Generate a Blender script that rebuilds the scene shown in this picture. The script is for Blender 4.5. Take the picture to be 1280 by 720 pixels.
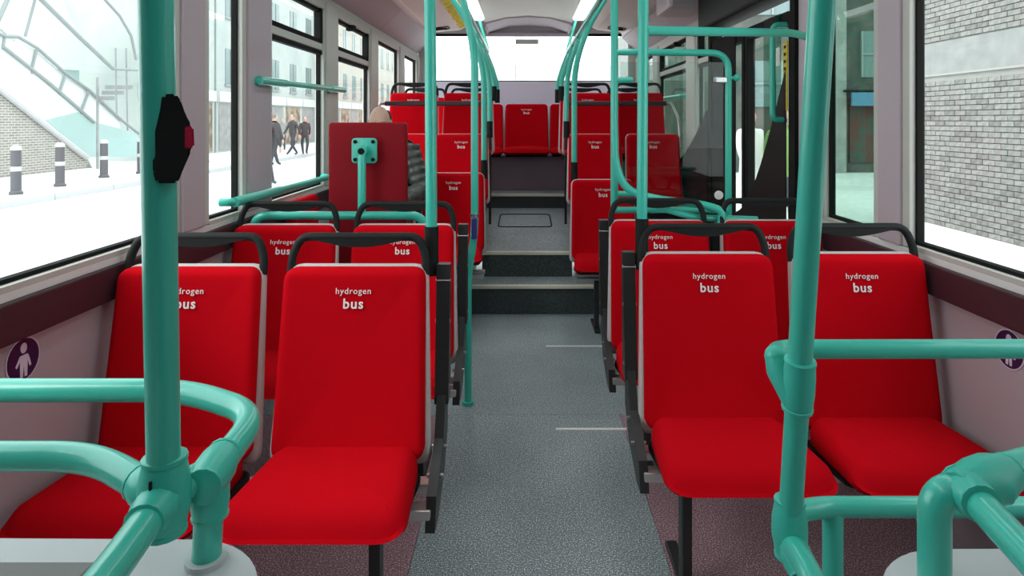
import bpy, bmesh, math, random
from mathutils import Vector, Matrix
random.seed(7)
for o in list(bpy.data.objects): bpy.data.objects.remove(o)
S = bpy.context.scene
COL = S.collection
# ------------------------------------------------------------------ camera
CAMZ = 1.45; F = 800.0; VX, VY = 655.0, 150.0
cd = bpy.data.cameras.new('camera'); cam = bpy.data.objects.new('camera', cd); COL.objects.link(cam)
cam.location = (0, 0, CAMZ); cam.rotation_euler = (math.pi/2, 0, 0)
cd.sensor_width = 36; cd.lens = F/1280*36
cd.shift_x = -(VX-640)/1280; cd.shift_y = -(360-VY)/1280
cd.clip_start = 0.05; cd.clip_end = 400
S.camera = cam
def P(px, py, Y): return Vector(((px-VX)*Y/F, Y, CAMZ-(py-VY)*Y/F))
# ------------------------------------------------------------------ sky
w = bpy.data.worlds.new('sky'); S.world = w; w.use_nodes = True
nt = w.node_tree; bg = nt.nodes['Background']
bg.inputs['Color'].default_value = (0.93, 0.98, 1.0, 1); bg.inputs['Strength'].default_value = 3.2
# weak hazy sun from high on the left of the street
sd = bpy.data.lights.new('sun', 'SUN'); sd.energy = 1.2; sd.angle = math.radians(25); sd.color = (1, .98, .94)
sun = bpy.data.objects.new('sun', sd); COL.objects.link(sun); sun.rotation_euler = (math.radians(25), math.radians(-42), 0)
S.view_settings.view_transform = 'Standard'; S.view_settings.look = 'None'
S.view_settings.exposure = 0.0; S.view_settings.gamma = 1
S.view_settings.use_curve_mapping = False
LAMP = 5.0
# ------------------------------------------------------------------ materials
def mat(name, col, rough=.5, metal=0, spec=.5, emit=None, es=0, coat=0, bump=None, noise=None, sheen=0):
    m = bpy.data.materials.new(name); m.use_nodes = True; t = m.node_tree; b = t.nodes['Principled BSDF']
    b.inputs['Base Color'].default_value = (*col, 1); b.inputs['Roughness'].default_value = rough
    b.inputs['Metallic'].default_value = metal; b.inputs['Specular IOR Level'].default_value = spec
    b.inputs['Coat Weight'].default_value = coat; b.inputs['Sheen Weight'].default_value = sheen
    if emit: b.inputs['Emission Color'].default_value = (*emit, 1); b.inputs['Emission Strength'].default_value = es
    if noise or bump:
        tc = t.nodes.new('ShaderNodeTexCoord')
    if noise:  # (scale, second colour, lo, hi)
        n = t.nodes.new('ShaderNodeTexNoise'); n.inputs['Scale'].default_value = noise[0]; n.inputs['Detail'].default_value = 2
        r = t.nodes.new('ShaderNodeValToRGB'); r.color_ramp.elements[0].position = noise[2]; r.color_ramp.elements[1].position = noise[3]
        r.color_ramp.elements[0].color = (*col, 1); r.color_ramp.elements[1].color = (*noise[1], 1)
        t.links.new(tc.outputs['Object'], n.inputs['Vector']); t.links.new(n.outputs['Fac'], r.inputs['Fac'])
        t.links.new(r.outputs['Color'], b.inputs['Base Color'])
    if bump:
        n2 = t.nodes.new('ShaderNodeTexNoise'); n2.inputs['Scale'].default_value = bump[0]
        bp = t.nodes.new('ShaderNodeBump'); bp.inputs['Strength'].default_value = bump[1]; bp.inputs['Distance'].default_value = .002
        t.links.new(tc.outputs['Object'], n2.inputs['Vector']); t.links.new(n2.outputs['Fac'], bp.inputs['Height'])
        t.links.new(bp.outputs['Normal'], b.inputs['Normal'])
    return m
def glassmat(name, tint, refl=.06, rough=0.0):
    m = bpy.data.materials.new(name); m.use_nodes = True; t = m.node_tree
    t.nodes.remove(t.nodes['Principled BSDF']); out = t.nodes['Material Output']
    tr = t.nodes.new('ShaderNodeBsdfTransparent'); tr.inputs['Color'].default_value = (*tint, 1)
    gl = t.nodes.new('ShaderNodeBsdfGlossy'); gl.inputs['Roughness'].default_value = rough
    lw = t.nodes.new('ShaderNodeLayerWeight'); lw.inputs['Blend'].default_value = .5
    pw = t.nodes.new('ShaderNodeMath'); pw.operation = 'POWER'; pw.inputs[1].default_value = 5
    fr = t.nodes.new('ShaderNodeMath'); fr.operation = 'MULTIPLY_ADD'; fr.inputs[1].default_value = .35; fr.inputs[2].default_value = refl*.35
    t.links.new(lw.outputs['Facing'], pw.inputs[0]); t.links.new(pw.outputs[0], fr.inputs[0])
    mx = t.nodes.new('ShaderNodeMixShader')
    t.links.new(fr.outputs[0], mx.inputs['Fac']); t.links.new(tr.outputs[0], mx.inputs[1]); t.links.new(gl.outputs[0], mx.inputs[2])
    t.links.new(mx.outputs[0], out.inputs['Surface'])
    return m
M = dict(
 teal=mat('teal_powder_coat', (.05,.55,.43), .3, coat=.35, bump=(220,.12)),
 tealdark=mat('teal_hub_plastic', (.047,.53,.415), .36, bump=(150,.1)),
 steel=mat('brushed_steel', (.55,.56,.58), .3, 1),
 red=mat('red_moquette', (.46,.001,.005), .9, spec=.06, noise=(900,(.58,.002,.010),.35,.65), bump=(1200,.25), sheen=.0),
 darkred=mat('dark_red_vinyl', (.24,.001,.008), .6, spec=.2),
 shell=mat('grey_seat_shell', (.56,.53,.52), .4),
 black=mat('black_plastic', (.012,.014,.014), .6, spec=.2),
 blackmetal=mat('black_frame_metal', (.03,.032,.032), .4, .3),
 alu=mat('aluminium_bar', (.6,.6,.58), .35, .8),
 print=mat('white_print', (.85,.8,.78), .6),
 lilac=mat('lilac_wall_panel', (.50,.43,.47), .6, bump=(300,.1)),
 lower=mat('mauve_lower_panel', (.42,.36,.39), .6, noise=(500,(.47,.41,.44),.4,.6)),
 maroon=mat('dark_maroon_duct', (.05,.02,.028), .45),
 cream=mat('grey_window_frame', (.55,.55,.51), .5),
 white=mat('white_sill', (.78,.8,.78), .4),
 gasket=mat('black_rubber', (.012,.012,.012), .8, spec=.12),
 ceil=mat('cream_ceiling', (.84,.82,.78), .6),
 duct=mat('beige_pink_duct', (.66,.56,.53), .55),
 lamp=mat('lamp_diffuser', (.9,.9,.9), .4, emit=(.95,.98,1), es=LAMP),
 grey=mat('pale_grey_housing', (.56,.60,.62), .4, noise=(3,(.60,.65,.67),.3,.7)),
 purple=mat('lilac_rear_panel', (.78,.71,.86), .6),
 sticker=mat('dark_purple_sticker', (.03,.012,.06), .4),
 stick_w=mat('pale_pictogram', (.68,.62,.75), .5),
 yellow=mat('yellow_print', (.85,.60,.02), .5),
 blue=mat('blue_button', (.03,.04,.2), .4),
 redbtn=mat('red_button', (.55,.01,.06), .35),
 glass=glassmat('clear_glass', (.97,.99,.985)),
 tint=glassmat('green_tinted_glass', (.55,.68,.62)),
 screen=glassmat('screen_glass', (.86,.93,.9)),
 nose=mat('pale_step_edge', (.75,.72,.60), .5),
 road=mat('grey_asphalt', (.62,.64,.64), .9, noise=(40,(.68,.69,.68),.4,.6)),
 pave=mat('pale_pavement', (.74,.74,.73), .9, noise=(6,(.66,.66,.66),.4,.6)),
 kerb=mat('kerb_stone', (.52,.52,.53), .9),
 mortar=mat('pale_mortar', (.38,.375,.355), .95),
 brick1=mat('grey_brick', (.21,.205,.195), .9, noise=(9,(.30,.295,.28),.3,.7)),
 concrete=mat('grey_concrete', (.26,.27,.265), .9, noise=(3,(.33,.34,.33),.35,.65)),
 bollard=mat('black_cast_iron', (.10,.10,.11), .5),
 white_b=mat('white_paint', (.5,.5,.5), .5),
 coat=mat('dark_coat', (.055,.055,.06), .8),
 coat2=mat('black_ribbed_jacket', (.05,.055,.05), .35, noise=(30,(.09,.10,.095),.4,.6)),
 pants=mat('dark_trousers', (.06,.06,.075), .85),
 redcoat=mat('pink_red_coat', (.7,.08,.16), .8),
 whitecoat=mat('white_shirt', (.8,.82,.78), .8),
 hivis=mat('yellow_green_vest', (.24,.36,.12), .85),
 skin=mat('skin', (.62,.40,.31), .55),
 hair=mat('grey_brown_hair', (.22,.18,.15), .8),
 facade=mat('pale_render_facade', (.46,.50,.48), .9, noise=(.5,(.40,.45,.43),.4,.6)),
 facade2=mat('warm_pale_facade', (.46,.43,.38), .9),
 winblue=mat('pale_blue_window', (.15,.22,.22), .2),
 brown=mat('brown_shopfront', (.16,.11,.08), .8, noise=(2,(.36,.29,.22),.4,.6)),
 darkbld=mat('dark_green_brown_facade', (.06,.075,.065), .8, noise=(1.5,(.11,.11,.10),.4,.6)),
 mural=mat('muted_red_painted_panel', (.12,.05,.045), .8, noise=(3,(.06,.085,.07),.4,.6)),
 signblue=mat('blue_sign', (.08,.22,.36), .5),
 framewh=mat('white_steel_frame', (.27,.30,.30), .5),
 cyanglass=mat('pale_cyan_panel', (.36,.50,.48), .15),
 whitepanel=mat('white_panel', (.62,.66,.65), .3),
)
# floor: speckled vinyl, two colours
def speck(name, base, s1, s2):
    m = bpy.data.materials.new(name); m.use_nodes = True; t = m.node_tree; b = t.nodes['Principled BSDF']
    tc = t.nodes.new('ShaderNodeTexCoord'); v = t.nodes.new('ShaderNodeTexNoise'); v.inputs['Scale'].default_value = 210; v.inputs['Detail'].default_value = 1
    r = t.nodes.new('ShaderNodeValToRGB'); cr = r.color_ramp
    cr.elements[0].position = .36; cr.elements[0].color = (*s2, 1); cr.elements[1].position = .64; cr.elements[1].color = (*s1, 1)
    e = cr.elements.new(.46); e.color = (*base, 1); e = cr.elements.new(.58); e.color = (*base, 1)
    g = t.nodes.new('ShaderNodeTexNoise'); g.inputs['Scale'].default_value = 3
    mx = t.nodes.new('ShaderNodeMixRGB'); mx.blend_type = 'MULTIPLY'; mx.inputs[0].default_value = .35
    t.links.new(tc.outputs['Object'], v.inputs['Vector']); t.links.new(v.outputs['Fac'], r.inputs['Fac'])
    t.links.new(tc.outputs['Object'], g.inputs['Vector'])
    t.links.new(r.outputs['Color'], mx.inputs[1]); t.links.new(g.outputs['Fac'], mx.inputs[2])
    t.links.new(mx.outputs[0], b.inputs['Base Color']); b.inputs['Roughness'].default_value = .5
    return m
M['floorblue'] = speck('blue_grey_speckled_vinyl', (.27,.345,.37), (.95,1,1), (.10,.14,.16))
M['floorpink'] = speck('burgundy_speckled_vinyl', (.36,.20,.235), (.9,.7,.75), (.15,.08,.10))
M['floordark'] = speck('dark_speckled_riser', (.05,.065,.07), (.16,.2,.2), (.025,.03,.035))
M['riserpurple'] = speck('dark_purple_speckled_riser', (.24,.17,.22), (.5,.38,.48), (.10,.06,.09))
# ------------------------------------------------------------------ mesh helpers
def obj(name, bm, m, parent=None, smooth=False, loc=None):
    me = bpy.data.meshes.new(name)
    bmesh.ops.recalc_face_normals(bm, faces=bm.faces[:])
    bm.to_mesh(me); bm.free()
    for mm in (m if isinstance(m, (list, tuple)) else [m]): me.materials.append(mm)
    if smooth:
        for p in me.polygons: p.use_smooth = True
        try: me.set_sharp_from_angle(angle=math.radians(40))
        except Exception: pass
    o = bpy.data.objects.new(name, me); COL.objects.link(o)
    if parent: o.parent = parent
    if loc: o.location = loc
    return o
def NB(): return bmesh.new()
def box(bm, x0, x1, y0, y1, z0, z1, bev=0):
    r = bmesh.ops.create_cube(bm, size=1)
    for v in r['verts']:
        v.co = Vector(((x0+x1)/2+v.co.x*(x1-x0), (y0+y1)/2+v.co.y*(y1-y0), (z0+z1)/2+v.co.z*(z1-z0)))
    if bev:
        es = list({e for v in r['verts'] for e in v.link_edges})
        bmesh.ops.bevel(bm, geom=es, offset=bev, segments=2, affect='EDGES', profile=.5)
    return bm
def B(*a, **k): return box(NB(), *a, **k)
def fillet(pts, r, n=6):
    pts = [Vector(p) for p in pts]
    if len(pts) < 3 or r <= 0: return pts
    out = [pts[0]]
    for i in range(1, len(pts)-1):
        a, b, c = pts[i-1], pts[i], pts[i+1]
        u = (a-b); v = (c-b); lu, lv = u.length, v.length
        if lu < 1e-6 or lv < 1e-6: continue
        u /= lu; v /= lv
        d = min(r, lu*.48, lv*.48)
        p0 = b+u*d; p2 = b+v*d
        for k in range(n+1):
            s = k/n; out.append(p0*(1-s)**2 + b*2*s*(1-s) + p2*s*s)
    out.append(pts[-1]); return out
def tube(bm, pts, rad, seg=12, cap=True, fr=0, fn=6):
    if fr: pts = fillet(pts, fr, fn)
    pts = [Vector(p) for p in pts]; n = len(pts)
    rads = rad if isinstance(rad, (list, tuple)) else [rad]*n
    T = []
    for i in range(n):
        d = pts[min(i+1, n-1)]-pts[max(i-1, 0)]; T.append(d.normalized())
    up = Vector((0, 0, 1)) if abs(T[0].z) < .9 else Vector((0, 1, 0))
    N = T[0].cross(up).normalized(); rings = []
    for i in range(n):
        if i: N = (N - T[i]*N.dot(T[i])).normalized()
        Bn = T[i].cross(N)
        rings.append([bm.verts.new(pts[i]+(N*math.cos(2*math.pi*k/seg)+Bn*math.sin(2*math.pi*k/seg))*rads[i]) for k in range(seg)])
    for i in range(n-1):
        for k in range(seg):
            bm.faces.new((rings[i][k], rings[i][(k+1) % seg], rings[i+1][(k+1) % seg], rings[i+1][k]))
    if cap: bm.faces.new(rings[0]); bm.faces.new(rings[-1])
    return bm
def TB(*a, **k): return tube(NB(), *a, **k)
def rrect(w0, w1, h0, h1, r, n=5):
    """outline: bottom width w0 at h0, top width w1 at h1, rounded corners"""
    pts = [(-w0/2, h0), (w0/2, h0), (w1/2, h1), (-w1/2, h1)]; out = []
    for i in range(4):
        a, b, c = Vector(pts[i-1]), Vector(pts[i]), Vector(pts[(i+1) % 4])
        u = (a-b).normalized(); v = (c-b).normalized(); p0 = b+u*r; p2 = b+v*r
        for k in range(n+1):
            s = k/n; q = p0*(1-s)**2+b*2*s*(1-s)+p2*s*s; out.append((q.x, q.y))
    return out
def inset(ol, d):
    n = len(ol); out = []
    for i in range(n):
        a, b, c = Vector(ol[i-1]), Vector(ol[i]), Vector(ol[(i+1) % n])
        t = (c-a).normalized(); nn = Vector((-t.y, t.x)); out.append((b.x+nn.x*d, b.y+nn.y*d))
    return out
def slab(bm, ol, t, r, bulge=0, map=None, steps=4):
    """rounded slab: outline ol (ccw) in (u,v), thickness t along w"""
    loops = [(inset(ol, r*.4), 0), (ol, r*.5)]
    for k in range(steps+1):
        a = k/steps*math.pi/2; loops.append((inset(ol, r*(1-math.cos(a))), t-r+r*math.sin(a)))
    cx = sum(p[0] for p in ol)/len(ol); cy = sum(p[1] for p in ol)/len(ol)
    base = loops[-1][0]
    for s in (.93, .86, .78, .68, .56, .4, .2):
        loops.append(([(cx+(x-cx)*s, cy+(y-cy)*s) for x, y in base], t+bulge*(1-s*s)))
    f = map or (lambda u, v, w_: (u, v, w_))
    rings = [[bm.verts.new(f(x, y, z)) for x, y in L] for L, z in loops]
    n = len(ol)
    for a, b in zip(rings, rings[1:]):
        for k in range(n): bm.faces.new((a[k], a[(k+1) % n], b[(k+1) % n], b[k]))
    bm.faces.new(rings[0]); bm.faces.new(rings[-1])
    return bm
def prism(bm, ol, f0, f1):
    """extrude outline between two maps"""
    a = [bm.verts.new(f0(*p)) for p in ol]; b = [bm.verts.new(f1(*p)) for p in ol]; n = len(ol)
    for k in range(n): bm.faces.new((a[k], a[(k+1) % n], b[(k+1) % n], b[k]))
    bm.faces.new(a); bm.faces.new(b); return bm
def ball(bm, c, rx, ry, rz, seg=14, rg=10):
    r = bmesh.ops.create_uvsphere(bm, u_segments=seg, v_segments=rg, radius=1)
    for v in r['verts']: v.co = Vector((c[0]+v.co.x*rx, c[1]+v.co.y*ry, c[2]+v.co.z*rz))
    return bm
def thing(name, label, cat, loc=(0, 0, 0), rz=0, group=None):
    o = bpy.data.objects.new(name, None); COL.objects.link(o); o.location = loc; o.rotation_euler = (0, 0, rz)
    o.empty_display_size = .05
    o['label'] = label; o['category'] = cat
    if group: o['group'] = group
    return o
def tag(o, label, cat, group=None):
    o['label'] = label; o['category'] = cat
    if group: o['group'] = group
    return o
def struct(name, bm, m, parent=None, smooth=False):
    o = obj(name, bm, m, parent, smooth)
    if parent is None: o['kind'] = 'structure'
    return o
def sempty(name):
    o = bpy.data.objects.new(name, None); COL.objects.link(o); o['kind'] = 'structure'; o.empty_display_size = .05; return o
def text_mesh(body, size, bold=0):
    c = bpy.data.curves.new('lettering', 'FONT'); c.body = body; c.size = size; c.align_x = 'CENTER'; c.align_y = 'CENTER'
    c.extrude = .0006; c.offset = bold; c.space_character = 1.12; c.resolution_u = 3
    o = bpy.data.objects.new('t', c); COL.objects.link(o)
    dg = bpy.context.evaluated_depsgraph_get(); me = bpy.data.meshes.new_from_object(o.evaluated_get(dg))
    bpy.data.objects.remove(o); return me
# ------------------------------------------------------------------ bus shell
WL, WR = -1.32, 1.42
D1, D2, D3, D4 = 4.77, 5.04, 6.9, 7.3
H1, H2, H3, H4 = .215, .41, .50, .648      # step1, platform start, platform end (slopes up), last platform
YB = 8.0                                   # rear wall
SILL = {-1: 1.02, 1: .986}; TOP = 2.22
fl = sempty('floor')
def fpoly(name, pts, z, m, th=.02):
    return obj(name, prism(NB(), pts, lambda x, y: (x, y, z-th), lambda x, y: (x, y, z)), m, fl)
fpoly('aisle_vinyl', [(-.37,-3),(.47,-3),(.47,3.15),(-.37,3.15)], 0, M['floorblue'])
fpoly('vinyl_panel', [(WL,-3),(-.372,-3),(-.372,3.15),(WL,3.15)], 0, M['floorpink'])
fpoly('vinyl_panel', [(.472,-3),(WR,-3),(WR,3.15),(.472,3.15)], 0, M['floorpink'])
fpoly('vestibule_vinyl', [(WL,3.152),(WR,3.152),(WR,D1+.05),(WL,D1+.05)], 0, M['floorblue'])
for y, x0, x1 in ((4.10,.14,.54),(3.0,.15,.48)):
    obj('metal_strip', B(x0, x1, y-.009, y+.009, 0, .003), M['print'], fl)
# steps
st = sempty('floor_steps')
obj('riser', B(WL, WR, D1+.01, D1+.03, 0, H1-.012), M['floordark'], st)
obj('tread', B(WL, WR, D1, D2+.03, H1-.02, H1), M['floorblue'], st)
obj('nosing', B(WL, WR, D1-.012, D1+.025, H1-.022, H1+.004, bev=.004), M['nose'], st)
obj('riser', B(-.33, .38, D2+.01, D2+.03, H1, H2-.012), M['floordark'], st)
obj('nosing', B(-.33, .38, D2-.012, D2+.025, H2-.022, H2+.004, bev=.004), M['nose'], st)
obj('platform', prism(NB(), [(D2,H2-.02),(D2,H2),(D3+.02,H3),(D3+.02,H3-.02)], lambda y,z:(-.40,y,z), lambda y,z:(.45,y,z)), M['floorblue'], st)
obj('riser', B(-.40, .45, D3+.01, D3+.03, H3, H4-.01), M['floordark'], st)
obj('nosing', B(-.40, .45, D3-.012, D3+.03, H4-.022, H4+.004, bev=.004), M['nose'], st)
obj('platform', B(WL, WR, D3+.02, YB, H4-.03, H4), M['floorblue'], st)
# seat plinths both sides of raised aisle
for s, x0, x1 in ((-1, WL, -.40), (1, .45, WR)):
    obj('seat_plinth', B(x0, x1, D2+.02, 5.58, H1, H2+.02), M['floordark'], st)
    obj('seat_plinth', B(x0, x1, 5.6, D3+.02, H1, .78), M['riserpurple'], st)
obj('seat_plinth', B(WL, WR, D4, YB-.01, H4, 1.04), M['riserpurple'], st)
obj('seat_plinth', B(WL, -.80, 4.0, 4.76, 0, .24), M['floordark'], st)
# access hatch outline on the platform
def hz(y): return H2+(H3-H2)*(y-D2)/(D3-D2)+.002
ring = fillet([(-.10,6.55,hz(6.55)),(.26,6.55,hz(6.55)),(.26,5.95,hz(5.95)),(-.24,5.95,hz(5.95)),(-.24,6.55,hz(6.55)),(-.10,6.55,hz(6.55))], .06)
obj('hatch_seam', TB([Vector((p[0],p[1],p[2])) for p in ring], .006, seg=6), M['gasket'], st)
# side walls
def wall(side):
    X = WL if side < 0 else WR; nm = 'wall_left' if side < 0 else 'wall_right'
    W = sempty(nm); s = side; sz = SILL[side]
    segs = [(-3, 8.0)] if side < 0 else [(-3, 3.27), (4.71, 8.0)]
    def bx(x0, x1): return (X+s*x0, X+s*x1) if s > 0 else (X+s*x1, X+s*x0)
    for y0, y1 in segs:
        a, b = bx(0, .05); obj('lower_panel', B(a, b, y0, y1, -.25, sz-.10), M['lower'], W)
        a, b = bx(-.035, .05); obj('heater_duct', B(a, b, y0, y1, sz-.135, sz-.028, bev=.006), M['maroon'], W)
        a, b = bx(-.02, .05); obj('sill', B(a, b, y0, y1, sz-.03, sz-.003, bev=.004), M['white'], W)
    a, b = bx(-.012, .05); obj('header_rail', B(a, b, -3, 8.0, TOP, TOP+.045, bev=.005), M['cream'], W)
    # sloping cove panels above the windows, separate panels with open joints
    ys = [-3, -1.4, .2, 1.7, 3.25, 4.45, 5.9, 7.2, 8.0]
    for y0, y1 in zip(ys, ys[1:]):
        ol = [(X+s*.02, TOP+.045), (X-s*.19, TOP+.25), (X-s*.19, TOP+.27), (X+s*.05, TOP+.10)]
        if s > 0: ol.reverse()
        obj('cove_panel', prism(NB(), ol, lambda x, z: (x, y0+.003, z), lambda x, z: (x, y1-.003, z)), M['lilac'], W)
    return W
wl = wall(-1); wr = wall(1)
PIL = {-1: [(-3,-2.8),(-1.2,-1.0),(.32,.5),(2.42,2.60),(3.0,3.27),(4.19,4.45),(5.42,5.68),(6.68,6.93),(7.80,8.0)],
       1: [(-3,-2.8),(-1.2,-1.0),(.32,.5),(2.37,2.52),(3.03,3.27),(4.71,4.78),(5.22,5.50),(6.68,6.93),(7.80,8.0)]}
wn = 0
for side in (-1, 1):
    X = WL if side < 0 else WR; W = wl if side < 0 else wr; sz = SILL[side]; pl = PIL[side]
    def xr(a, b): return tuple(sorted((X+side*a, X+side*b)))
    for i, (y0, y1) in enumerate(pl):
        a, b = xr(-.03, .05); obj('pillar', B(a, b, y0, y1, sz-.003, TOP, bev=.008), M['lilac'] if y0 < 3.2 else M['cream'], W)
    for (a0, a1), (b0, b1) in zip(pl, pl[1:]):
        y0, y1 = a1, b0
        if side > 0 and abs(y0-3.27) < .01: continue          # doorway
        if y0 < -.5:  # unseen forward windows, closed with added panels to keep light off the seat backs
            a, b = xr(-.01, .05); obj('light_block_panel', B(a, b, y0, y1, sz, TOP), M['lilac'], W); continue
        wn += 1; Wd = sempty('window_%d' % wn)
        a, b = xr(-.02, .03); bm = NB(); fw = .045 if y0 < 3.2 else .035
        box(bm, a, b, y0, y0+fw, sz, TOP, bev=.004); box(bm, a, b, y1-fw, y1, sz, TOP, bev=.004); box(bm, a, b, y0+fw, y1-fw, TOP-.05, TOP, bev=.004)
        box(bm, a, b, y0+fw, y1-fw, sz-.005, sz+.012)
        obj('window_frame', bm, M['cream'], Wd)
        a, b = xr(.002, .028); bm = NB(); g = .012; t = TOP-.05 if y0 > 2.6 or y0 < .4 else TOP-.05
        box(bm, a, b, y0+fw, y0+fw+g, sz+.012, t); box(bm, a, b, y1-fw-g, y1-fw, sz+.012, t)
        box(bm, a, b, y0+fw, y1-fw, sz+.012, sz+.012+g); box(bm, a, b, y0+fw, y1-fw, t-g*2, t)
        obj('rubber_seal', bm, M['gasket'], Wd)
        a, b = xr(.012, .017)
        dark = side > 0 and 2.4 < y0 < 6
        obj('window_pane', B(a, b, y0+fw, y1-fw, sz+.012, t), M['tint'] if dark else M['glass'], Wd)
        if (side < 0 and 3 < y0 < 5) or (side > 0 and 4.7 < y0 < 6):
            a, b = xr(-.012, .03)
            obj('transom', B(a, b, y0+fw-.01, y1-fw+.01, 1.90, 1.945, bev=.006), M['cream'], Wd)
            obj('transom_seal', B(a+.008, b-.004, y0+fw, y1-fw, 1.872, 1.898), M['gasket'], Wd)
            obj('transom_seal', B(a+.008, b-.004, y0+fw, y1-fw, 1.946, 1.972), M['gasket'], Wd)
            obj('vent_end_block', B(a, b, y1-fw-.045, y1-fw+.002, 1.95, TOP-.05), M['gasket'], Wd)
            if y0 > 4: obj('vent_catch', B(a-.02 if side > 0 else a, b if side > 0 else b+.02, y0+.4, y0+.46, TOP-.09, TOP-.05), M['gasket'], Wd)
# ceiling
ce = sempty('ceiling')
obj('centre_panel', prism(NB(), [(-.45,2.56),(-.2,2.62),(.05,2.64),(.30,2.62),(.55,2.56),(.55,2.70),(-.45,2.70)], lambda x, z: (x, -3, z), lambda x, z: (x, 7.3, z)), M['ceil'], ce, True)
for s, cx in ((-1, 0), (1, .10)):
    x0, x1 = cx+s*.53, cx+s*.63; a, b = sorted((x0, x1))
    ol = [(cx+s*.57,2.52),(cx+s*.70,2.45),(cx+s*1.0,2.42),(cx+s*1.13,2.47),(cx+s*1.13,2.56),(cx+s*.58,2.58)]
    obj('ceiling_duct', prism(NB(), ol, lambda x, z: (x, -3, z), lambda x, z: (x, 7.0, z)), M['duct'], ce)
    # rounded rear end of duct
    bm = NB(); n = 8; rows = []
    for k in range(n+1):
        a_ = k/n*math.pi/2; f = math.cos(a_); yy = 7.0+.35*math.sin(a_)
        rows.append([bm.verts.new((cx+s*(.85)+(x-(cx+s*.85))*(.25+.75*f), yy, z if z > 2.55 else 2.55-(2.55-z)*(.3+.7*f))) for x, z in ol])
    for r0, r1 in zip(rows, rows[1:]):
        for k in range(len(ol)): bm.faces.new((r0[k], r0[(k+1) % len(ol)], r1[(k+1) % len(ol)], r1[k]))
    bm.faces.new(rows[-1])
    obj('duct_end', bm, M['duct'], ce, True)
    bm = NB(); tube(bm, fillet([(cx+s*.80,6.75,2.436),(cx+s*.98,6.75,2.418),(cx+s*.98,6.92,2.418),(cx+s*.80,6.92,2.436),(cx+s*.80,6.75,2.436)], .05), .006, seg=6)
    box(bm, min(cx+s*.82, cx+s*.96), max(cx+s*.82, cx+s*.96), 6.82, 6.85, 2.415, 2.43)
    obj('vent_grille', bm, M['gasket'], ce)
    t = thing('ceiling_light', ('long bright ceiling light strip above the left seats' if s < 0 else 'long bright ceiling light strip above the right seats'), 'light', (cx+s*.50, 2.1, 2.55))
    obj('light_housing', B(-.075, .075, -3.0, 4.95, .012, .04), M['ceil'], t)
    obj('diffuser', prism(NB(), [(-.065,.012),(-.05,-.012),(.05,-.012),(.065,.012)], lambda x, z: (x, -2.98, z), lambda x, z: (x, 4.9, z)), M['lamp'], t)
obj('roof_skin', B(WL-.05, WR+.05, -3, YB+.1, 2.70, 2.74), M['ceil'], ce)
for s in (-1, 1):
    X = WL if s < 0 else WR
    obj('roof_edge', prism(NB(), [(X+s*.05,TOP+.05),(X+s*.05,2.74),(X-s*.3,2.74),(X-s*.19,2.49)], lambda x, z: (x, -3, z), lambda x, z: (x, YB+.1, z)), M['ceil'], ce)
obj('ceiling_vent', B(.14, .24, 5.6, 5.72, 2.605, 2.625, bev=.005), M['gasket'], ce)
obj('rear_arch', prism(NB(), [(-.45,2.50),(-.43,2.54),(-.2,2.605),(.05,2.62),(.30,2.605),(.53,2.54),(.55,2.50),(.55,2.7),(-.45,2.7)], lambda x, z: (x, 7.3, z), lambda x, z: (x, YB, z)), M['lilac'], ce)
# yellow printed marks on left duct underside
bm = NB(); y = 5.0
for k in range(15):
    ky = lambda q, yy: (-.57-.14*q, yy, 2.517-.07*q)
    pts = [ky(.05,y),ky(.9,y+.02),ky(.95,y+.08),ky(.1,y+.09)] if k % 3 else [ky(.0,y),ky(1,y+.07),ky(.3,y+.10)]
    tube(bm, fillet(pts, .02, 3), .011, seg=6); y += .135
obj('yellow_lettering', bm, M['yellow'], ce)
# rear wall + window
wb = sempty('wall_back')
obj('lower_panel', B(WL, WR, YB, YB+.05, .3, 1.93), M['purple'], wb)
obj('header', B(WL, WR, YB, YB+.05, 2.53, 2.72), M['lilac'], wb)
obj('header_rail', B(-.6, .72, YB-.06, YB, 2.49, 2.53), M['lilac'], wb)
for x0, x1 in ((WL, WL+.12), (WR-.12, WR)): obj('corner_post', B(x0, x1, YB-.01, YB+.05, 1.93, 2.53), M['cream'], wb)
wd = sempty('window_rear')
obj('rubber_seal', box(B(WL+.12, WR-.12, YB+.005, YB+.04, 2.50, 2.53), WL+.12, WR-.12, YB+.005, YB+.04, 1.93, 1.942), M['gasket'], wd)
obj('window_pane', B(WL+.12, WR-.12, YB+.02, YB+.025, 1.942, 2.50), M['glass'], wd)
obj('exit_release_label', B(-.10, .18, YB+.005, YB+.015, 2.40, 2.46), M['shell'], wd)
obj('glass_joint', B(-.107, -.10, YB+.01, YB+.018, 1.942, 2.50), M['shell'], wd)
# unseen opaque wall behind the camera, added dark to cut light from the front
wf = sempty('wall_front_blocker')
obj('light_block_wall', B(WL, WR, -1.56, -1.5, -.1, 2.74), M['maroon'], wf)
obj('light_block_sheet', B(-.4, WR-.2, -1.5, -1.49, 1.2, 2.0), M['black'], wf)  # opaque black sheet on the added blocking wall, no glass
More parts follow.
